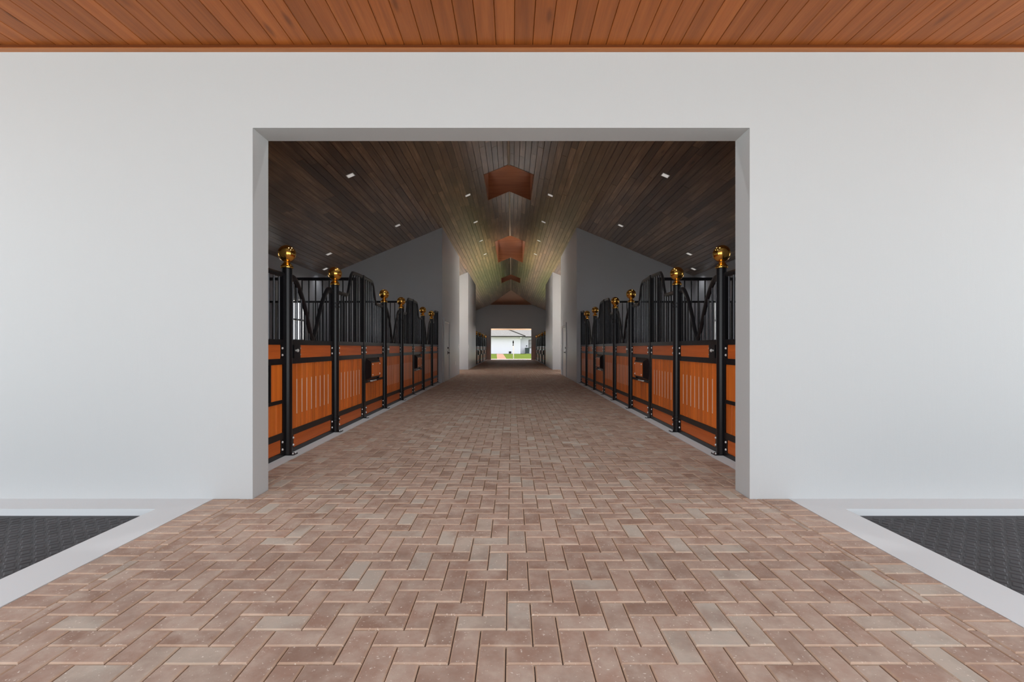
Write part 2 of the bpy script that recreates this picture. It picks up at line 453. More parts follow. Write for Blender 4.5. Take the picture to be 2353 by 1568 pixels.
bricks = []   # (x0,x1,y0,y1)
def clipped(x0, x1, y0, y1, lim):
    X0, X1 = max(x0, lim[0]), min(x1, lim[1]); Y0, Y1 = max(y0, lim[2]), min(y1, lim[3])
    if X1 - X0 > 0.022 and Y1 - Y0 > 0.022: bricks.append((X0, X1, Y0, Y1))
def herring(lim):
    i_lo = int((lim[0]-AX)/U) - 3; i_hi = int((lim[1]-AX)/U) + 3; j_lo = int((lim[2]-AY)/U) - 3; j_hi = int((lim[3]-AY)/U) + 3
    for j in range(j_lo, j_hi):
        for i in range(i_lo, i_hi):
            if (i + j) % 4 == 0:      # lies across the path
                clipped(AX+i*U, AX+(i+2)*U, AY+j*U, AY+(j+1)*U, lim)
            if (i + j) % 4 == 2 :     # lies along the path
                clipped(AX+i*U, AX+(i+1)*U, AY+j*U, AY+(j+2)*U, lim) if False else None
    # lengthwise bricks fill what the crosswise ones leave: mirror of (i+3, j) under x -> -x
    for j in range(j_lo, j_hi):
        for i in range(i_lo, i_hi):
            if (i + j) % 4 == 2:
                clipped(AX+i*U, AX+(i+1)*U, AY+j*U, AY+(j+2)*U, lim)
EDGE = PATH - 2*U
herring((-EDGE, EDGE, -0.6, YF))
herring((-OPW, OPW, YF, YI))
herring((-EDGE, EDGE, YI, 19.9))
herring((-HW, HW, 19.9, 23.9))
herring((-EDGE, EDGE, 23.9, 45.5))
for (ya, yb) in ((-0.6, YF), (YI, 15.0), (15.0, 19.9), (23.9, 45.5)):
    y = ya
    while y < yb - .02:
        y2 = min(y + U, yb)
        bricks.append((-PATH, -EDGE, y, y2)); bricks.append((EDGE, PATH, y, y2)); y = y2
def shown_size(b):
    x, y = (b[0]+b[1])/2, (b[2]+b[3])/2
    if y < 1.62: return -1
    px = abs((x - .08) / y * 1090)
    if px > 1190: return -1
    return (b[1]-b[0]) * (b[3]-b[2]) / y**3
order = sorted(range(len(bricks)), key=lambda i: -shown_size(bricks[i]))
own = set(order[:300])
rest = MB()
full = None
for i, b in enumerate(bricks):
    w, d = b[1]-b[0], b[3]-b[2]
    zt = random.uniform(-0.0015, 0.0012); tl = (random.uniform(-.008, .008), random.uniform(-.010, .010))
    if i in own:
        if full is None:
            full = MB(); brick_shape(full, -U, U, -U/2, U/2, 0.0, 0.0, zb=-0.014); full = full.mesh('brick', [M['brick'], M['brick_edge']], fix=False)
        o = put('brick', full, FLOOR, ((b[0]+b[1])/2, (b[2]+b[3])/2, zt))
        if w >= d: o.scale = (w/(2*U), d/U, 1); rz = 0
        else: o.scale = (d/(2*U), w/U, 1); rz = math.pi/2
        o.rotation_euler = (tl[1], tl[0], rz)
    else:
        brick_shape(rest, *b, zt, random.random() * .999 + .0005, tilt=tl)
rest.build('brick_paving', [M['brick'], M['brick_edge']], FLOOR, fix=False)['kind'] = 'stuff'

# ------------------------------------------------------------------ rubber mats in the side beds
for sx in (-1, 1):
    r = thing('rubber_mat', 'black rubber tread mat sunk in the white kerbed bed %s of the doorway' % ('left' if sx < 0 else 'right'), 'mat', (sx*4.2, .85, -0.07), 'rubber mats beside the brick path')
    a, b = (2.389 - 4.2, OW - 4.2)
    xa, xb = sorted((sx*a, sx*b))
    base = MB(); base.box(xa, xb, -2.45, YF - .222 - .85, -.004, 0.022); base.build('mat_base', M['rubber'], r)
    tr = MB(); p = 0.058; n = 64; s2 = math.sqrt(.5)
    for i in range(-n, n):
        for j in range(-n, n):
            u, v = i*p, j*p
            x, y = (u - v)*s2, (u + v)*s2
            if not (xa + .03 < x < xb - .03 and -1.0 < y < YF - .222 - .85 - .03): continue
            ang = math.pi/4 + (math.pi/2 if (i + j) % 2 else 0)
            ca, sa = math.cos(ang), math.sin(ang); L, W = .0265, .0205
            bs = len(tr.v)
            for (du, dv, z) in ((-L,-W,.022),(L,-W,.022),(L,W,.022),(-L,W,.022),(-L+.004,-W+.006,.0252),(L-.004,-W+.006,.0252),(L-.004,W-.006,.0252),(-L+.004,W-.006,.0252)):
                tr.v.append((x + du*ca - dv*sa, y + du*sa + dv*ca, z))
            for k in range(4): tr.face([bs+k, bs+(k+1) % 4, bs+4+(k+1) % 4, bs+4+k])
            tr.face([bs+4, bs+5, bs+6, bs+7])
    tr.build('raised_tread', M['rubber'], r, fix=False)['kind'] = 'stuff'

# ------------------------------------------------------------------ ceilings
def plank_shape(mb, w, L, th=0.022, c=0.0055, y0=0.0, g=0.0012):
    h = w/2 - g
    pr = [(-h, c*1.5), (-h + c, 0), (h - c, 0), (h, c*1.5), (h, th), (-h, th)]
    mb.prism(pr, 'y', y0 + .0008, y0 + L - .0008)
plank_me = {}
def plank_mesh(w, mat):
    if (w, mat.name) not in plank_me:
        m = MB(); plank_shape(m, w, 1.0, **({} if w == BW else dict(c=.0035, g=.0006))); plank_me[(w, mat.name)] = m.mesh('plank', mat)
    return plank_me[(w, mat.name)]

# porch ceiling: flat, boards run away from the camera
PW = 0.1345
PE = 0.15
mb = MB(); mb.box(-OW - .3, OW + .3, PE, YF, PZ + .02, PZ + .12)
PORCH = structure(mb.build('ceiling_porch', M['cedar']))
n = int((OW + .25) / PW)
for k in range(-n, n + 1):
    o = put('plank', plank_mesh(PW, M['cedar']), PORCH, (k*PW + .03, PE, PZ + random.uniform(-.0008, .0008)))
    o.scale = (1, YF - PE, 1)
mb = MB(); mb.prism([(YF, PZ - .036), (YF - .036, PZ - .030), (YF - .036, PZ - .024), (YF, PZ - .024)], 'x', -OW, OW)
tr7 = structure(mb.build('trim_7', M['trim']))
mb = MB(); mb.prism([(YF, PZ - .024), (YF - .034, PZ - .024), (YF - .030, PZ), (YF, PZ)], 'x', -OW, OW); mb.build('shade_strip', M['trimshade'], tr7)  # strip coloured dark to paint the shadow line under the ceiling
mb = MB(); mb.box(-OW - .3, OW + .3, PE - .05, PE, PZ - .02, PZ + .3); structure(mb.build('trim_8', M['trim']))

# vaulted ceiling
mb = MB()
def strip(x0, x1, y0, y1, sx, dz0, dz1):
    pts = [(sx*x0, roof_z(x0)+dz0), (sx*x1, roof_z(x1)+dz0), (sx*x1, roof_z(x1)+dz1), (sx*x0, roof_z(x0)+dz1)]
    mb.prism(pts, 'y', y0, y1)
for sx in (-1, 1):
    strip(HX, OW + .5, YI - .2, YBO + .4, sx, .03, .16)
    edges = [YI - .2] + [e for h in HOLES for e in h] + [HIP0 + 3.0]
    for k in range(0, len(edges), 2): strip(0, HX, edges[k], edges[k+1], sx, .03, .16)
    strip(0, HX, HIP0 + 3.0, YBO + .4, sx, .03, .16)
ROOF = structure(mb.build('ceiling_deck', M['vault']))
mb = MB()
mb.prism([(-.02, RZ - .030), (.02, RZ - .030), (.026, RZ - .004), (-.026, RZ - .004)], 'y', YI, HOLES[0][0])
for a, b in ((HOLES[0][1], HOLES[1][0]), (HOLES[1][1], HOLES[2][0]), (HOLES[2][1], HIP0)):
    mb.prism([(-.02, RZ - .030), (.02, RZ - .030), (.026, RZ - .004), (-.026, RZ - .004)], 'y', a, b)
CEIL = structure(mb.build('ceiling', M['ridge']))
boards = []
nrow = int(HW / math.cos(TH) / BW)
for sx in (-1, 1):
    for k in range(nrow + 1):
        xm = (k + .5) * BW * math.cos(TH)
        yend = min(YB, HIP0 + max(0.0, (RZ - roof_z(xm))) * (YB - HIP0) / (RZ - HIPZ)) if RZ - roof_z(xm) < RZ - HIPZ else YB
        spans = [(YI, yend)]
        if k < 5:
            e = [YI] + [q for h in HOLES for q in h] + [yend]; spans = [(e[q], e[q+1]) for q in range(0, len(e), 2)]
        for (a, b) in spans:
            y = a
            first = True
            while y < b - .01:
                L = random.choice((3.0, 3.66, 4.27, 4.88)) if not first else random.uniform(1.2, 4.9)
                first = False
                y2 = min(b, y + L)
                if b - y2 < .5: y2 = b
                boards.append((sx, k, y, y2)); y = y2
def vis(bd):
    sx, k, y0, y1 = bd; x = (k + .5) * BW * math.cos(TH); z = roof_z(x)
    yv = max(1090 * (z - 1.12) / 474.5, 1090 * abs(sx*x - .08) / (560 if sx < 0 else 513), y0)
    if yv >= y1 - .1: return -1
    if x > PATH and y0 >= 15: return -1
    return (1 / yv - 1 / y1) * BW / yv
ordb = sorted(range(len(boards)), key=lambda i: -vis(boards[i]))
ownb = set(i for i in ordb[:300] if vis(boards[i]) > 0)
rest = MB()
for i, (sx, k, y0, y1) in enumerate(boards):
    s = (k + .5) * BW; dz = random.uniform(-.0012, .0012)
    x, z = sx * s * math.cos(TH), RZ - s * math.sin(TH) + dz
    if i in ownb:
        o = put('plank', plank_mesh(BW, M['vault']), CEIL, (x, y0, z)); o.rotation_euler = (0, sx * TH, 0); o.scale = (1, y1 - y0, 1)
    else:
        i0 = len(rest.v); rest.tone = random.random() * .999 + .0005
        plank_shape(rest, BW, y1 - y0)
        rest.xform(i0, Matrix.Translation((x, y0, z)) @ Matrix.Rotation(sx * TH, 4, 'Y'))
rest.build('plank_lining', M['vault'], CEIL)['kind'] = 'stuff'
# hipped end above the far wall
mb = MB(); hx = (RZ - HIPZ) / PITCH
mb.add([(0, HIP0, RZ), (hx, YB, HIPZ), (-hx, YB, HIPZ), (0, HIP0, RZ + .05), (hx, YB, HIPZ + .05), (-hx, YB, HIPZ + .05)], [(0,1,2),(3,5,4),(0,3,4,1),(1,4,5,2),(2,5,3,0)])
structure(mb.build('ceiling_hip', M['shaft']))
# roof lantern shafts along the ridge
for (y0, y1) in HOLES:
    mb = MB(); zb = RZ - HX*PITCH; zt = RZ + 1.15
    for (ya, yb) in ((y0 - .01, y0 + .02), (y1 - .02, y1 + .01)):
        mb.prism([(-HX, zb - .003), (0, RZ - .003), (HX, zb - .003), (HX, zt), (-HX, zt)], 'y', ya, yb)
    for sx in (-1, 1):
        grid_wall(mb, 'x', sx*(HX - .02), sx*(HX + .01), [y0, y1], [zb, zt], [(y0 + .12, y1 - .12, RZ + .62, zt - .1)])
    mb.prism([(-HX - .2, zt), (HX + .2, zt), (0, zt + .3)], 'y', y0 - .2, y1 + .2)
    lan = structure(mb.build('ceiling_lantern', M['shaft']))
    for sx in (-1, 1):
        gm = MB(); gm.box(sx*(HX - .008), sx*(HX - .002), y0 + .12, y1 - .12, RZ + .62, zt - .1); gm.build('pane', M['glass'], lan)

# ------------------------------------------------------------------ recessed lights
def downlight(x, y, label, s=.075, power=9.0):
    z = roof_z(x)
    o = thing('recessed_downlight', label, 'ceiling light', (x, y, z - .001), 'recessed ceiling lights')
    o.rotation_euler = (0, math.copysign(TH, x), 0)
    f = MB()
    for (x0, x1, ya, yb) in ((-s, s, -s, -s+.012), (-s, s, s-.012, s), (-s, -s+.012, -s+.012, s-.012), (s-.012, s, -s+.012, s-.012)):
        f.box(x0, x1, ya, yb, -.006, .001)
    f.build('bezel', M['whiteplastic'], o)
    l = MB(); l.box(-s+.012, s-.012, -s+.012, s-.012, -.004, .001); l.build('lens', M['lightlens'], o)
    ld = bpy.data.lights.new('downlight_lamp', 'SPOT'); ld.energy = power; ld.spot_size = math.radians(125); ld.spot_blend = 0.9; ld.shadow_soft_size = 0.06; ld.color = (0.98, 0.98, 1.0)
    lo = bpy.data.objects.new('downlight_lamp', ld); COL.objects.link(lo); lo.location = (x, y, z - .03)
ORD = ['first', 'second', 'third', 'fourth', 'fifth', 'sixth', 'seventh', 'eighth', 'ninth', 'tenth', 'eleventh', 'twelfth']
for sx, sd in ((-1, 'left'), (1, 'right')):
    for k, y in enumerate((4.76, 7.54)):  # unseen pairs, added as strong fill for the entrance end
        downlight(sx*1.14, y, 'added unseen square fill light by the doorway, %s slope, %s from the wall' % (sd, ORD[k]), .075, (90, 90)[k])
    for k, y in enumerate((13.1, 15.9, 18.7, 21.4)):
        downlight(sx*1.14, y, '%s visible small square white light beside the ridge on the %s ceiling slope' % (ORD[k], sd))
    downlight(sx*3.10, 9.34, 'largest square white ceiling light, on the %s slope above the stalls' % sd)
    downlight(sx*3.10, 13.18, 'square white light high on the %s ceiling slope near the gable wall' % sd)
    downlight(sx*5.0, 13.17, 'square white light low on the %s ceiling slope over the stall backs' % sd)
    downlight(sx*5.55, 14.3, 'square white light in the %s lowest corner of the ceiling' % sd)

# ------------------------------------------------------------------ stall fronts
ZB0, ZB1, ZK1, ZM0, ZM1, ZU0, ZU1, ZG = 0.004, 0.050, 0.185, 0.250, 0.945, 1.005, 1.145, 1.200
TOP = 2.22
WG, WP = 1.22, 1.12     # gate and screen widths
ME = {}
def cached(key, fn):
    if key not in ME: ME[key] = fn()
    return ME[key]

def frame_me(sx, w, stile_l, stile_r, mid=True):
    def f():
        m = MB(); d = .020
        for (z0, z1) in ((ZB0, ZB1), (ZK1, ZM0), (ZM1, ZU0), (ZU1, ZG)):
            m.box(-d, d, .045, w - .045, z0, z1)
        m.box(-d, d, 0, .045, ZB0, stile_l); m.box(-d, d, w - .045, w, ZB0, stile_r)
        # corner blocks that hold the infill panels
        for (z0, z1) in ((ZB1, ZK1), (ZU0, ZU1)):
            for (ya, yb) in ((.045, .085), (w - .085, w - .045)):
                m.box(-d*.8, d*.8, ya, yb, z0, z1)
        return m.mesh('frame', M['black'])
    return cached(('frame', sx, w, stile_l, stile_r), f)
def panel_me(w, z0, z1, y0=.085):
    def f():
        m = MB(); c = .018; y1 = w - y0; zm = (z0 + z1) / 2
        m.prism([(y0, z0 + c), (y0 + .006, z0), (y1 - .006, z0), (y1, z0 + c), (y1 + .012, zm), (y1, z1 - c), (y1 - .006, z1), (y0 + .006, z1), (y0, z1 - c), (y0 - .012, zm)], 'x', -.012, .012)
        return m.mesh('panel', M['stallwood_h'])
    return cached(('panel', w, z0, z1, y0), f)
def board_me(bw, z0, z1, sx):
    def f():
        m = MB(); h = bw/2 - .0014; c = .005
        m.prism([(-.012, -h), (.012 - c, -h), (.012, -h + c), (.012, h - c), (.012 - c, h), (-.012, h)], 'z', z0, z1)
        if sx < 0 or True: pass
        return m.mesh('board', M['stallwood'])
    return cached(('board', bw, z0, z1), f)
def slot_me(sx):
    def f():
        m = MB(); a, b = sorted((sx * -.0105, sx * -.0132)); m.box(a, b, -.0075, .0075, .40, .775)  # raised strip, coloured pale as light showing through the slot
        return m.mesh('slot_light_strip', M['slot'])
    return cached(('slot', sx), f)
def bar_me():
    def f():
        m = MB(); m.tube([(0, 0, 0), (0, 0, 1)], .0095, 8); return m.mesh('bar', M['bar'], True)
    return cached('bar', f)
def bolts_me(sx, pts):
    def f():
        m = MB()
        for (y, z) in pts:
            i0 = len(m.v); m.lathe([(.012, 0), (.012, .005), (.008, .011), (.002, .012)], 8)
            m.xform(i0, Matrix.Translation((-sx * .020, y, z)) @ Matrix.Rotation(-sx * math.pi/2, 4, 'Y'))
        return m.mesh('bolts', M['chrome'], True)
    return cached(('bolts', sx, tuple(pts)), f)

def interp(path, y):
    for a, b in zip(path, path[1:]):
        if a[0] <= y <= b[0]: return a[1] + (b[1]-a[1]) * (y-a[0]) / max(b[0]-a[0], 1e-6)
    return path[-1][1] if y > path[-1][0] else path[0][1]
def smooth_path(pts, n=5):
    out = []
    P = [pts[0]] + list(pts) + [pts[-1]]
    for i in range(1, len(P) - 2):
        for q in range(n):
            t_ = q / n
            out.append(tuple(0.5 * (2*P[i][k] + (P[i+1][k]-P[i-1][k])*t_ + (2*P[i-1][k]-5*P[i][k]+4*P[i+1][k]-P[i+2][k])*t_*t_ + (3*P[i][k]-P[i-1][k]-3*P[i+1][k]+P[i+2][k])*t_**3) for k in (0, 1)))
    out.append(tuple(pts[-1])); return out
V_HALF = [(0, 1.235), (.06, 1.28), (.12, 1.39), (.20, 1.55), (.29, 1.69), (.38, 1.79), (.46, 1.85), (.54, 1.86), (.588, 1.845)]

def bars(parent, w, path, sx, y0=.10, y1=None, gap=.105):
    y1 = w - .09 if y1 is None else y1; nb = int(round((y1 - y0) / gap))
    for k in range(nb + 1):
        y = y0 + (y1 - y0) * k / nb; zt = interp(path, y) - .012
        if zt - ZG < .03: continue
        o = put('bar', bar_me(), parent, (0, y, ZG - .004)); o.scale = (1, 1, zt - ZG + .004)
def boards_row(parent, y0, y1, z0, z1, sx, bw_t=.122, slots=False):
    nb = max(1, int(round((y1 - y0) / bw_t))); bw = round((y1 - y0) / nb, 4)
    for k in range(nb):
        put('board', board_me(bw, z0, z1, sx), parent, (0, y0 + bw * (k + .5), 0)).rotation_euler = (0, 0, 0 if sx < 0 else math.pi)
        if slots and k: put('slot_light_strip', slot_me(sx), parent, (0, y0 + bw * k, 0))

def tube_part(name, key, path, r, parent, mat, flat=None, n=8):
    def f():
        m = MB(); m.tube([(0, p[0], p[1]) for p in path], r, n, True, flat); return m.mesh(name, mat, True)
    return put(name, cached(key, f), parent)

def std_bolts(w):
    return [(y, z) for y in (.065, w - .065) for z in (ZB1 + .03, ZK1 - .03, ZU0 + .035, ZU1 - .035)]

def make_gate(sx, y, label, group, simple=False):
    w = WG
    r = thing('stall_gate', label, 'stall door', (sx*XS, y, 0), group)
    put('frame', frame_me(sx, w, 1.84, 1.84), r)
    pts = smooth_path([(-a, z) for a, z in V_HALF[::-1]][:-1] + [(0, 1.225)] + V_HALF[1:])
    path = [(p[0] + w/2, p[1]) for p in pts]
    tube_part('yoke', ('yoke', w), path, .024, r, M['black'], (.020, .040))
    bars(r, w, path, sx)
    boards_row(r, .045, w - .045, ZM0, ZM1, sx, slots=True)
    put('panel', panel_me(w, ZB1, ZK1), r)
    # upper panel starts after the latch box
    def lat():
        m = MB(); a, b = sorted((sx*-.018, sx*-.040)); m.box(a, b, .05, .20, ZU0, ZU1); m.box(sx*-.030, sx*.018, .19, .215, ZU0, ZU1); return m.mesh('latch_box', M['black'])
    lb = put('latch_box', cached(('latch', sx), lat), r)
    def kn():
        m = MB(); i0 = 0; m.lathe([(.010, 0), (.010, .012), (.017, .018), (.017, .028), (.008, .034)], 12)
        m.xform(0, Matrix.Translation((-sx*.040, .085, 1.085)) @ Matrix.Rotation(-sx*math.pi/2, 4, 'Y')); return m.mesh('knob', M['chrome'], True)
    put('knob', cached(('lknob', sx), kn), lb)
    def up():
        m = MB(); z0, z1 = ZU0, ZU1; c = .018; y0, y1 = .245, w - .085; zm = (z0+z1)/2
        m.prism([(y0, z0 + c), (y0 + .006, z0), (y1 - .006, z0), (y1, z0 + c), (y1 + .012, zm), (y1, z1 - c), (y1 - .006, z1), (y0 + .006, z1), (y0, z1 - c), (y0 - .012, zm)], 'x', -.012, .012)
        return m.mesh('panel', M['stallwood_h'])
    put('panel', cached('gate_upper', up), r)
    b = put('bolts', bolts_me(sx, std_bolts(w)[:2] + [(.225, ZU0 + .035), (.225, ZU1 - .035)] + std_bolts(w)[4:]), r); b['kind'] = 'stuff'
    return r

# swan-neck rails: low beside the ball post, high beside the divider post
RAIL_DOWN = [(0, 1.865), (.30, 1.862), (.42, 1.868), (.48, 1.92), (.53, 2.03), (.58, 2.14), (.64, 2.20), (.72, 2.222), (WP, 2.232)]
def make_screen(sx, y, label, group):
    w = WP
    r = thing('barred_screen', label, 'stall panel', (sx*XS, y, 0), group)
    path = smooth_path(RAIL_DOWN)
    put('frame', frame_me(sx, w, 1.86, ZG), r)
    tube_part('top_rail', ('rail_up',), path, .019, r, M['black'], (.018, .028))
    bars(r, w, path, sx)
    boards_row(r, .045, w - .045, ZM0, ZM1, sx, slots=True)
    put('panel', panel_me(w, ZB1, ZK1), r); put('panel', panel_me(w, ZU0, ZU1), r)
    put('bolts', bolts_me(sx, std_bolts(w)), r)['kind'] = 'stuff'
    return r

def make_feeder(sx, y, label, group):
    w = WP
    r = thing('feeder_screen', label, 'stall panel', (sx*XS, y, 0), group)
    path = smooth_path([(WP - a, z) for a, z in RAIL_DOWN[::-1]])
    def fr():
        m = MB(); d = .020
        for (z0, z1) in ((ZB0, ZB1), (ZK1, ZM0), (ZM1, ZU0), (ZU1, ZG), (.548, .585)): m.box(-d, d, .045, w - .045, z0, z1)
        m.box(-d, d, 0, .045, ZB0, ZG); m.box(-d, d, w - .045, w, ZB0, 1.86)
        m.box(-d, d, .80, .835, .585, ZM1)
        m.box(-d, d, .045, .07, .585, ZM1)
        for (z0, z1) in ((ZB1, ZK1), (ZU0, ZU1)):
            for (ya, yb) in ((.045, .085), (w - .085, w - .045)): m.box(-d*.8, d*.8, ya, yb, z0, z1)
        return m.mesh('frame', M['black'])
    put('frame', cached(('feedframe', sx), fr), r)
    tube_part('top_rail', ('rail_dn',), path, .019, r, M['black'], (.018, .028))
    bars(r, w, path, sx)
    boards_row(r, .045, w - .045, ZM0, .548, sx)
    boards_row(r, .835, w - .045, .585, ZM1, sx, .25)
    put('panel', panel_me(w, ZB1, ZK1), r); put('panel', panel_me(w, ZU0, ZU1), r)
    def hop():
        m = MB(); o_ = -sx * .012; f_ = -sx * .078
        A = [(o_, .07, .600), (o_, .72, .600), (o_, .72, .945), (o_, .07, .945)]
        B = [(f_, .15, .625), (f_, .67, .625), (f_, .67, .885), (f_, .15, .885)]
        m.add(A + B, [(0,1,2,3), (4,5,6,7), (0,1,5,4), (1,2,6,5), (2,3,7,6), (3,0,4,7)]); return m.mesh('feed_hopper', M['black'])
    h = put('feed_hopper', cached(('hop', sx), hop), r)
    def pl():
        m = MB(); a, b = sorted((-sx*.074, -sx*.087)); m.prism([(.18, .645), (.64, .645), (.64, .868), (.18, .868)], 'x', a, b); return m.mesh('hopper_plate', M['stallwood'])
    put('hopper_plate', cached(('hpl', sx), pl), h)
    def hb():
        m = MB()
        for (yy, z) in ((.205, .672), (.615, .672), (.205, .842), (.615, .842)):
            i0 = len(m.v); m.lathe([(.011, 0), (.011, .004), (.007, .010), (.002, .011)], 8)
            m.xform(i0, Matrix.Translation((-sx*.086, yy, z)) @ Matrix.Rotation(-sx*math.pi/2, 4, 'Y'))
        return m.mesh('plate_bolts', M['chrome'], True)
    put('plate_bolts', cached(('hb', sx), hb), h)['kind'] = 'stuff'
    def ha():
        m = MB(); x = -sx * .045
        m.tube([(-sx*.018, .30, .566), (x, .31, .566), (x, .55, .566), (-sx*.018, .56, .566)], .010, 8); return m.mesh('pull_handle', M['chrome'], True)
    put('pull_handle', cached(('ha', sx), ha), r)
    put('bolts', bolts_me(sx, std_bolts(w)), r)['kind'] = 'stuff'
    return r

def ball_me():
    def f():
        R, cz, r0 = .089, 2.095, .030
        pr = [(.052, 1.940), (.062, 1.946), (.064, 1.956), (.060, 1.964), (.052, 1.972), (.046, 1.984), (.036, 1.994), (r0, 2.004)]
        a0 = math.asin(r0 / R)
        for k in range(21):
            a = a0 + (math.pi - a0) * k / 20
            pr.append((max(R * math.sin(a), .0004), cz - R * math.cos(a)))
        m = MB(); m.lathe(pr, 32); return m.mesh('ball_finial', M['brass'], True)
    return cached('ball', f)
def column_me():
    def f():
        m = MB(); m.lathe([(.051, .010), (.051, 1.945)], 24); return m.mesh('column', M['black'], True)
    return cached('col', f)
def plate_me():
    def f():
        m = MB(); m.prism([(-.095, -.040), (-.083, -.052), (.083, -.052), (.095, -.040), (.095, .040), (.083, .052), (-.083, .052), (-.095, .040)], 'z', .002, .014)
        return m.mesh('base_plate', M['black'])
    return cached('plate', f)
def plate_bolts_me():
    def f():
        m = MB()
        for x in (-.075, .075):
            for y in (-.030, .030): m.lathe([(.010, .013), (.010, .022), (.005, .026)], 8, (x, y))
        return m.mesh('anchor_bolts', M['chrome'], True)
    return cached('pbolts', f)
def ring_me():
    def f():
        m = MB(); m.lathe([(.049, -.012), (.058, -.010), (.060, 0), (.058, .010), (.049, .012)], 20); return m.mesh('hinge_ring', M['darkmetal'], True)
    return cached('ring', f)
def make_post(sx, y, label, group, hinge):
    r = thing('ball_post', label, 'post', (sx*(XS - .012), y, 0), group)
    put('column', column_me(), r); put('ball_finial', ball_me(), r)
    p = put('base_plate', plate_me(), r); put('anchor_bolts', plate_bolts_me(), p)['kind'] = 'stuff'
    if hinge:
        for z in (1.655, 1.70, .20, .155): put('hinge_ring', ring_me(), r, (0, 0, z))
    return r
def make_divpost(sx, y, label, group):
    r = thing('divider_post', label, 'post', (sx*XS, y, 0), group)
    def f():
        m = MB(); h = .026; c = .005
        m.prism([(-h, -h+c), (-h+c, -h), (h-c, -h), (h, -h+c), (h, h-c), (h-c, h), (-h+c, h), (-h, h-c)], 'z', .006, 2.235); return m.mesh('column', M['black'])
    put('column', cached('dpost', f), r)
    def c_():
        m = MB(); m.box(-.031, .031, -.031, .031, 2.235, 2.250); m.box(-.020, .020, -.020, .020, 2.250, 2.258); return m.mesh('post_cap', M['black'])
    put('post_cap', cached('dcap', c_), r)
    p = put('base_plate', plate_me(), r); p.scale = (.95, .5, 1); put('anchor_bolts', plate_bolts_me(), p)['kind'] = 'stuff'
    return r
def make_divider(sx, y, label, group):
    L = HW - 2.375
    r = thing('stall_divider', label, 'stall divider', (sx*2.375, y, 0), group)
    def fr():
        m = MB()
        for (z0, z1) in ((.01, .06), (ZU1, ZG), (2.175, TOP)): m.box(0, sx*L, -.022, .022, z0, z1)
        m.box(sx*(L - .05), sx*L, -.022, .022, .06, 2.175); m.box(0, sx*.05, -.022, .022, .06, 2.175); m.box(sx*L*.5, sx*(L*.5 + .04), -.021, .021, .06, 2.175)
        return m.mesh('frame', M['black'])
    put('frame', cached(('divframe', sx), fr), r)
    def bd():
        m = MB(); m.box(0, sx*L, -.015, .015, 0, .1345); return m.mesh('board', M['dividerwood'])
    for k in range(8): put('board', cached(('divboard', sx), bd), r, (0, 0, .06 + k*.1355))
    n_ = int(L / .107)
    for k in range(1, n_):
        o = put('bar', bar_me(), r, (sx*L*k/n_, 0, ZG)); o.scale = (1, 1, 2.175 - ZG)
    return r

SIDE = {-1: 'left', 1: 'right'}
def ordn(k): return ORD[k]
for sx in (-1, 1):
    sd = SIDE[sx]
    for (Ds, Pp, zone) in ((NEAR_D, P_NEAR, 'near'), (FAR_D, P_FAR, 'far')):
        nst = len(Ds) - 1
        where = 'from the front doorway' if zone == 'near' else 'beyond the cross aisle'
        for k in range(nst):
            D = Ds[k]; q = Pp / 3.757
            extra = (Pp - 3.757)
            y_f, y_p1, y_g, y_p2, y_s = D + .031, D + 1.206, D + 1.261, D + 2.545, D + 2.606
            kk = k
            if zone == 'far':   # the far stalls are a little narrower
                y_f, y_p1, y_g, y_p2, y_s = D + (.064 if k == 0 else .031), D + 1.163, D + 1.218, D + 2.392, D + 2.454
            f_ = make_feeder(sx, y_f, '%s %s feeder panel with black hopper in the %s row, counted %s' % (ordn(k), zone, sd, 'inwards'), 'feeder panels in the stall fronts')
            p1 = make_post(sx, y_p1, '%s round black post with brass ball, %s %s row, counted inwards' % (ordn(2*k), zone, sd), 'brass ball posts along the stalls', False)
            g_ = make_gate(sx, y_g, '%s orange slotted stall gate with black V yoke, %s %s row, counted inwards' % (ordn(k), zone, sd), 'stall gates with dipped yokes')
            p2 = make_post(sx, y_p2, '%s round black post with brass ball, %s %s row, counted inwards' % (ordn(2*k + 1), zone, sd), 'brass ball posts along the stalls', True)
            s_ = make_screen(sx, y_s, '%s barred screen with swan-neck rail over slotted boards, %s %s row' % (ordn(k), zone, sd), 'barred screens with slotted boards')
            if zone == 'near': s_.scale = (1, .965 if k == nst - 1 else .99, 1)
            if zone == 'far':
                f_.scale = (1, 1.045/1.12, 1); s_.scale = (1, 1.05/1.12, 1)
                g_.scale = (1, 1.112/1.22, 1)
        for k in range(nst + 1):
            D = Ds[k]
            y = D + (.032 if k == 0 else (-.034 if k == nst else 0))
            if zone == 'near' and k == 0: continue
            make_divpost(sx, y, '%s tall square black post without ball, %s %s row, counted inwards' % (ordn(k - 1 if zone == 'near' else k), zone, sd), 'square posts between stalls')
            if zone == 'near' and 0 < k < nst:
                make_divider(sx, y, '%s barred divider running back between stalls behind the near %s row' % (ordn(k - 1), sd), 'dividers between stalls')
        if zone == 'far':
            pass

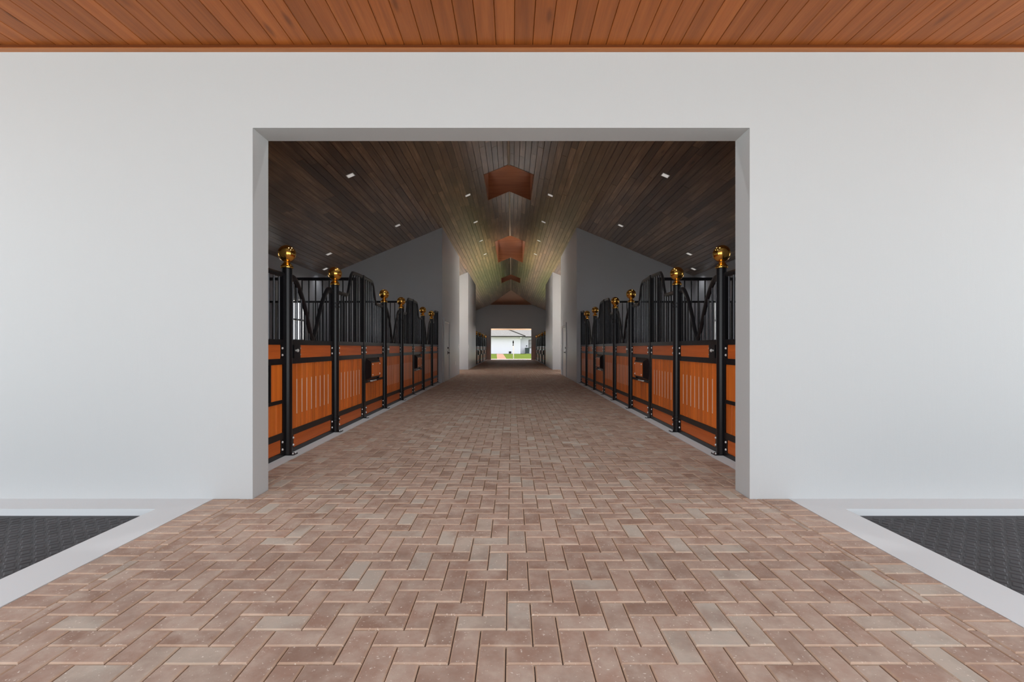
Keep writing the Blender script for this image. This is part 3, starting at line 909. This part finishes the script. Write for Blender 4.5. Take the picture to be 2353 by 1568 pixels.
# ------------------------------------------------------------------ doors and plates on the aisle walls
def aisle_door(num, sx, y0, y1, top, hy):
    x = sx * PATH
    f = MB()
    def bx(m, d0, d1, ya, yb, z0, z1):
        a, b = sorted((x - sx*d0, x - sx*d1)); m.box(a, b, ya, yb, z0, z1)
    bx(f, 0, .030, y0, y0 + .09, 0, top); bx(f, 0, .030, y1 - .09, y1, 0, top); bx(f, 0, .030, y0 + .09, y1 - .09, top - .09, top)
    d = structure(f.build('door_%d' % num, M['inwall']))
    s = MB(); bx(s, 0, .008, y0 + .092, y1 - .092, .008, top - .092); s.build('door_slab', M['doorpaint'], d)
    c = MB(); bx(c, .008, .05, y0 + .2, y1 - .35, top - .16, top - .115); c.build('door_closer', M['chrome'], d)
    h = MB(); bx(h, .008, .018, hy - .03, hy + .03, .88, .99); bx(h, .018, .07, hy - .014, hy + .014, .915, .945); bx(h, .055, .072, hy - .014, hy + .12, .915, .945); h.build('lever_handle', M['darkmetal'], d)
    k = MB(); i0 = 0; k.lathe([(.028, 0), (.028, .022), (.02, .03)], 12); k.xform(0, Matrix.Translation((x - sx*.008, hy, 1.10)) @ Matrix.Rotation(-sx*math.pi/2, 4, 'Y')); k.build('deadbolt', M['darkmetal'], d)
aisle_door(1, -1, 15.25, 16.65, 2.08, 16.2)
aisle_door(2, 1, 17.75, 19.15, 2.06, 18.0)
def wall_plate(sx, y, z, label, outlet):
    x = sx * PATH
    r = thing('wall_plate', label, 'switch' if not outlet else 'power outlet', (x, y, z), 'electrical plates on the aisle walls')
    m = MB(); a, b = sorted((0, -sx*.008)); m.box(a, b, -.06, .06, -.075, .075); m.build('cover_plate', M['chrome'], r)
    for dz in (-.03, .03):
        m = MB(); a, b = sorted((-sx*.008, -sx*.013)); m.box(a, b, -.022, .022, dz - .018, dz + .018); m.build('socket' if outlet else 'rocker', M['darkmetal'] if not outlet else M['whiteplastic'], r)
wall_plate(-1, 19.75, 1.16, 'dark switch plate at the far end of the left aisle wall', False)
wall_plate(1, 19.75, 1.16, 'dark switch plate at the far end of the right aisle wall', False)
wall_plate(-1, 18.5, .50, 'shiny low outlet cover on the left aisle wall past the door', True)
wall_plate(-1, 24.1, 1.16, 'dark switch plate beyond the cross aisle at the left wall corner', False)
wall_plate(1, 24.1, 1.16, 'dark switch plate beyond the cross aisle at the right wall corner', False)

# ------------------------------------------------------------------ beyond the far doorway
mb = MB(); mb.box(-3.2, 3.2, 45.9, 46.1, 2.80, 3.0); mb.box(-3.2, 3.2, YBO, 46.1, 3.0, 3.06)
structure(mb.build('beam_porch_far', M['beam']))
mb = MB(); mb.box(-6, -3.2, 45.9, 46.1, 2.8, 3.0); mb.box(3.2, 6, 45.9, 46.1, 2.8, 3.0); structure(mb.build('beam_porch_far', M['trim']))

house = thing('white_house', 'low white house with grey hipped roof across the lawn', 'house', (0, 82, 0))
def part(name, mat, fn, parent=house, **kw):
    m = MB(); fn(m); return m.build(name, mat, parent, **kw)
part('main_wall', M['house'], lambda m: m.box(-16, 1.55, 0, 9, 0, 3.0))
part('wing_wall', M['house'], lambda m: m.box(1.55, 14, 2.0, 10, 0, 3.0))
def mroof(m):
    e = 2.35; z0, z1 = 3.04, 5.6; h = (z1 - z0) / .42
    m.add([(-17, -.8, z0), (e, -.8, z0), (e, 9.8, z0), (-17, 9.8, z0), (-17 + h, h - .8, z1), (e - h, h - .8, z1)], [(0,1,5,4), (1,2,5), (2,3,4,5), (3,0,4), (0,3,2,1)])
part('main_roof', M['shingle'], mroof)
def wroof(m):
    z0, z1 = 3.02, 5.8; h = (z1 - z0) / .42
    m.add([(-4, 1.2, z0), (15, 1.2, z0), (15, 15, z0), (-4, 15, z0), (-4, h + 1.2, z1), (15 - h, h + 1.2, z1)], [(0,1,5,4), (1,2,5), (2,3,4,5), (3,0,4), (0,3,2,1)])
part('wing_roof', M['shingle'], wroof)
part('eave_fascia', M['fascia'], lambda m: (m.box(-17, 2.37, -.86, -.78, 2.9, 3.06), m.box(2.37, 15, 1.1, 1.18, 2.9, 3.04)))
part('hip_cap', M['fascia'], lambda m: m.tube([(2.35, -.8, 3.06), (2.35 - 6.0, 5.2, 5.6)], .09, 6))
part('soffit', M['house'], lambda m: (m.box(-17, 2.35, -.78, 0, 2.9, 2.95), m.box(1.55, 15, 1.2, 2.0, 2.9, 2.94)))
part('downspout', M['house'], lambda m: m.box(1.60, 1.72, 1.88, 2.0, 0, 2.9))
wf = part('window_frame', M['fascia'], lambda m: (m.box(3.02, 4.5, 1.95, 2.02, .98, 1.06), m.box(3.02, 4.5, 1.95, 2.02, 2.38, 2.46), m.box(3.02, 3.1, 1.95, 2.02, 1.06, 2.38), m.box(4.42, 4.5, 1.95, 2.02, 1.06, 2.38), m.box(3.1, 4.42, 1.96, 2.0, 1.7, 1.75)))
part('pane', M['darkglass'], lambda m: m.box(3.1, 4.42, 1.97, 1.99, 1.06, 2.38), wf)
part('security_light', M['whiteplastic'], lambda m: (m.box(1.50, 1.72, -.7, -.5, 2.70, 2.9), m.lathe([(.05, 2.6), (.09, 2.68), (.06, 2.75)], 10, (1.6, -.6))))
part('meter_box', M['darkmetal'], lambda m: (m.box(-.45, -.05, -.12, 0, .08, .42), m.box(-.42, -.08, -.14, -.12, .12, .38)))
part('hose_bracket', M['darkmetal'], lambda m: (m.box(2.58, 2.78, 1.9, 2.0, 1.28, 1.46), m.box(2.62, 2.74, 1.84, 1.9, 1.32, 1.42)))

r = thing('wheeled_bin', 'dark green lidded bin standing against the white house wing', 'bin', (2.75, 83.2, 0))
m = MB(); m.add([(-.34,-.32,.06),(.34,-.32,.06),(.34,.32,.06),(-.34,.32,.06),(-.40,-.38,.92),(.40,-.38,.92),(.40,.38,.92),(-.40,.38,.92)], [(0,3,2,1),(4,5,6,7),(0,1,5,4),(1,2,6,5),(2,3,7,6),(3,0,4,7)]); m.build('body', M['bin'], r)
m = MB(); m.prism([(-.43, .92), (.43, .92), (.40, 1.0), (.28, 1.05), (-.28, 1.05), (-.40, 1.0)], 'y', -.41, .41); m.build('lid', M['bin'], r)
for sx in (-1, 1):
    m = MB(); m.tube([(sx*.30, .25, .08), (sx*.38, .25, .08)], .08, 12); m.build('wheel', M['darkmetal'], r)

r = thing('garden_post', 'slender white post with dark fittings standing on the lawn outside', 'post', (.23, 46.9, 0))
m = MB(); m.prism([(-.045, -.045), (.045, -.045), (.045, .045), (-.045, .045)], 'z', 0, 1.28); m.build('shaft', M['whiteplastic'], r)
m = MB(); m.box(-.10, .02, -.06, .06, 1.28, 1.34); m.box(-.07, .0, -.04, .04, 1.34, 1.52); m.build('bracket', M['darkmetal'], r)
m = MB(); m.lathe([(.02, 1.50), (.06, 1.52), (.075, 1.60), (.06, 1.72), (.02, 1.80)], 12, (-.03, 0)); m.build('lamp_head', M['darkmetal'], r, True)

mb = MB(); mb.prism([(-1.35, 45.5), (-.45, 45.5), (-1.45, 81.0), (-2.55, 81.0)], 'z', .002, .015); structure(mb.build('path_garden', M['pinkpath']))
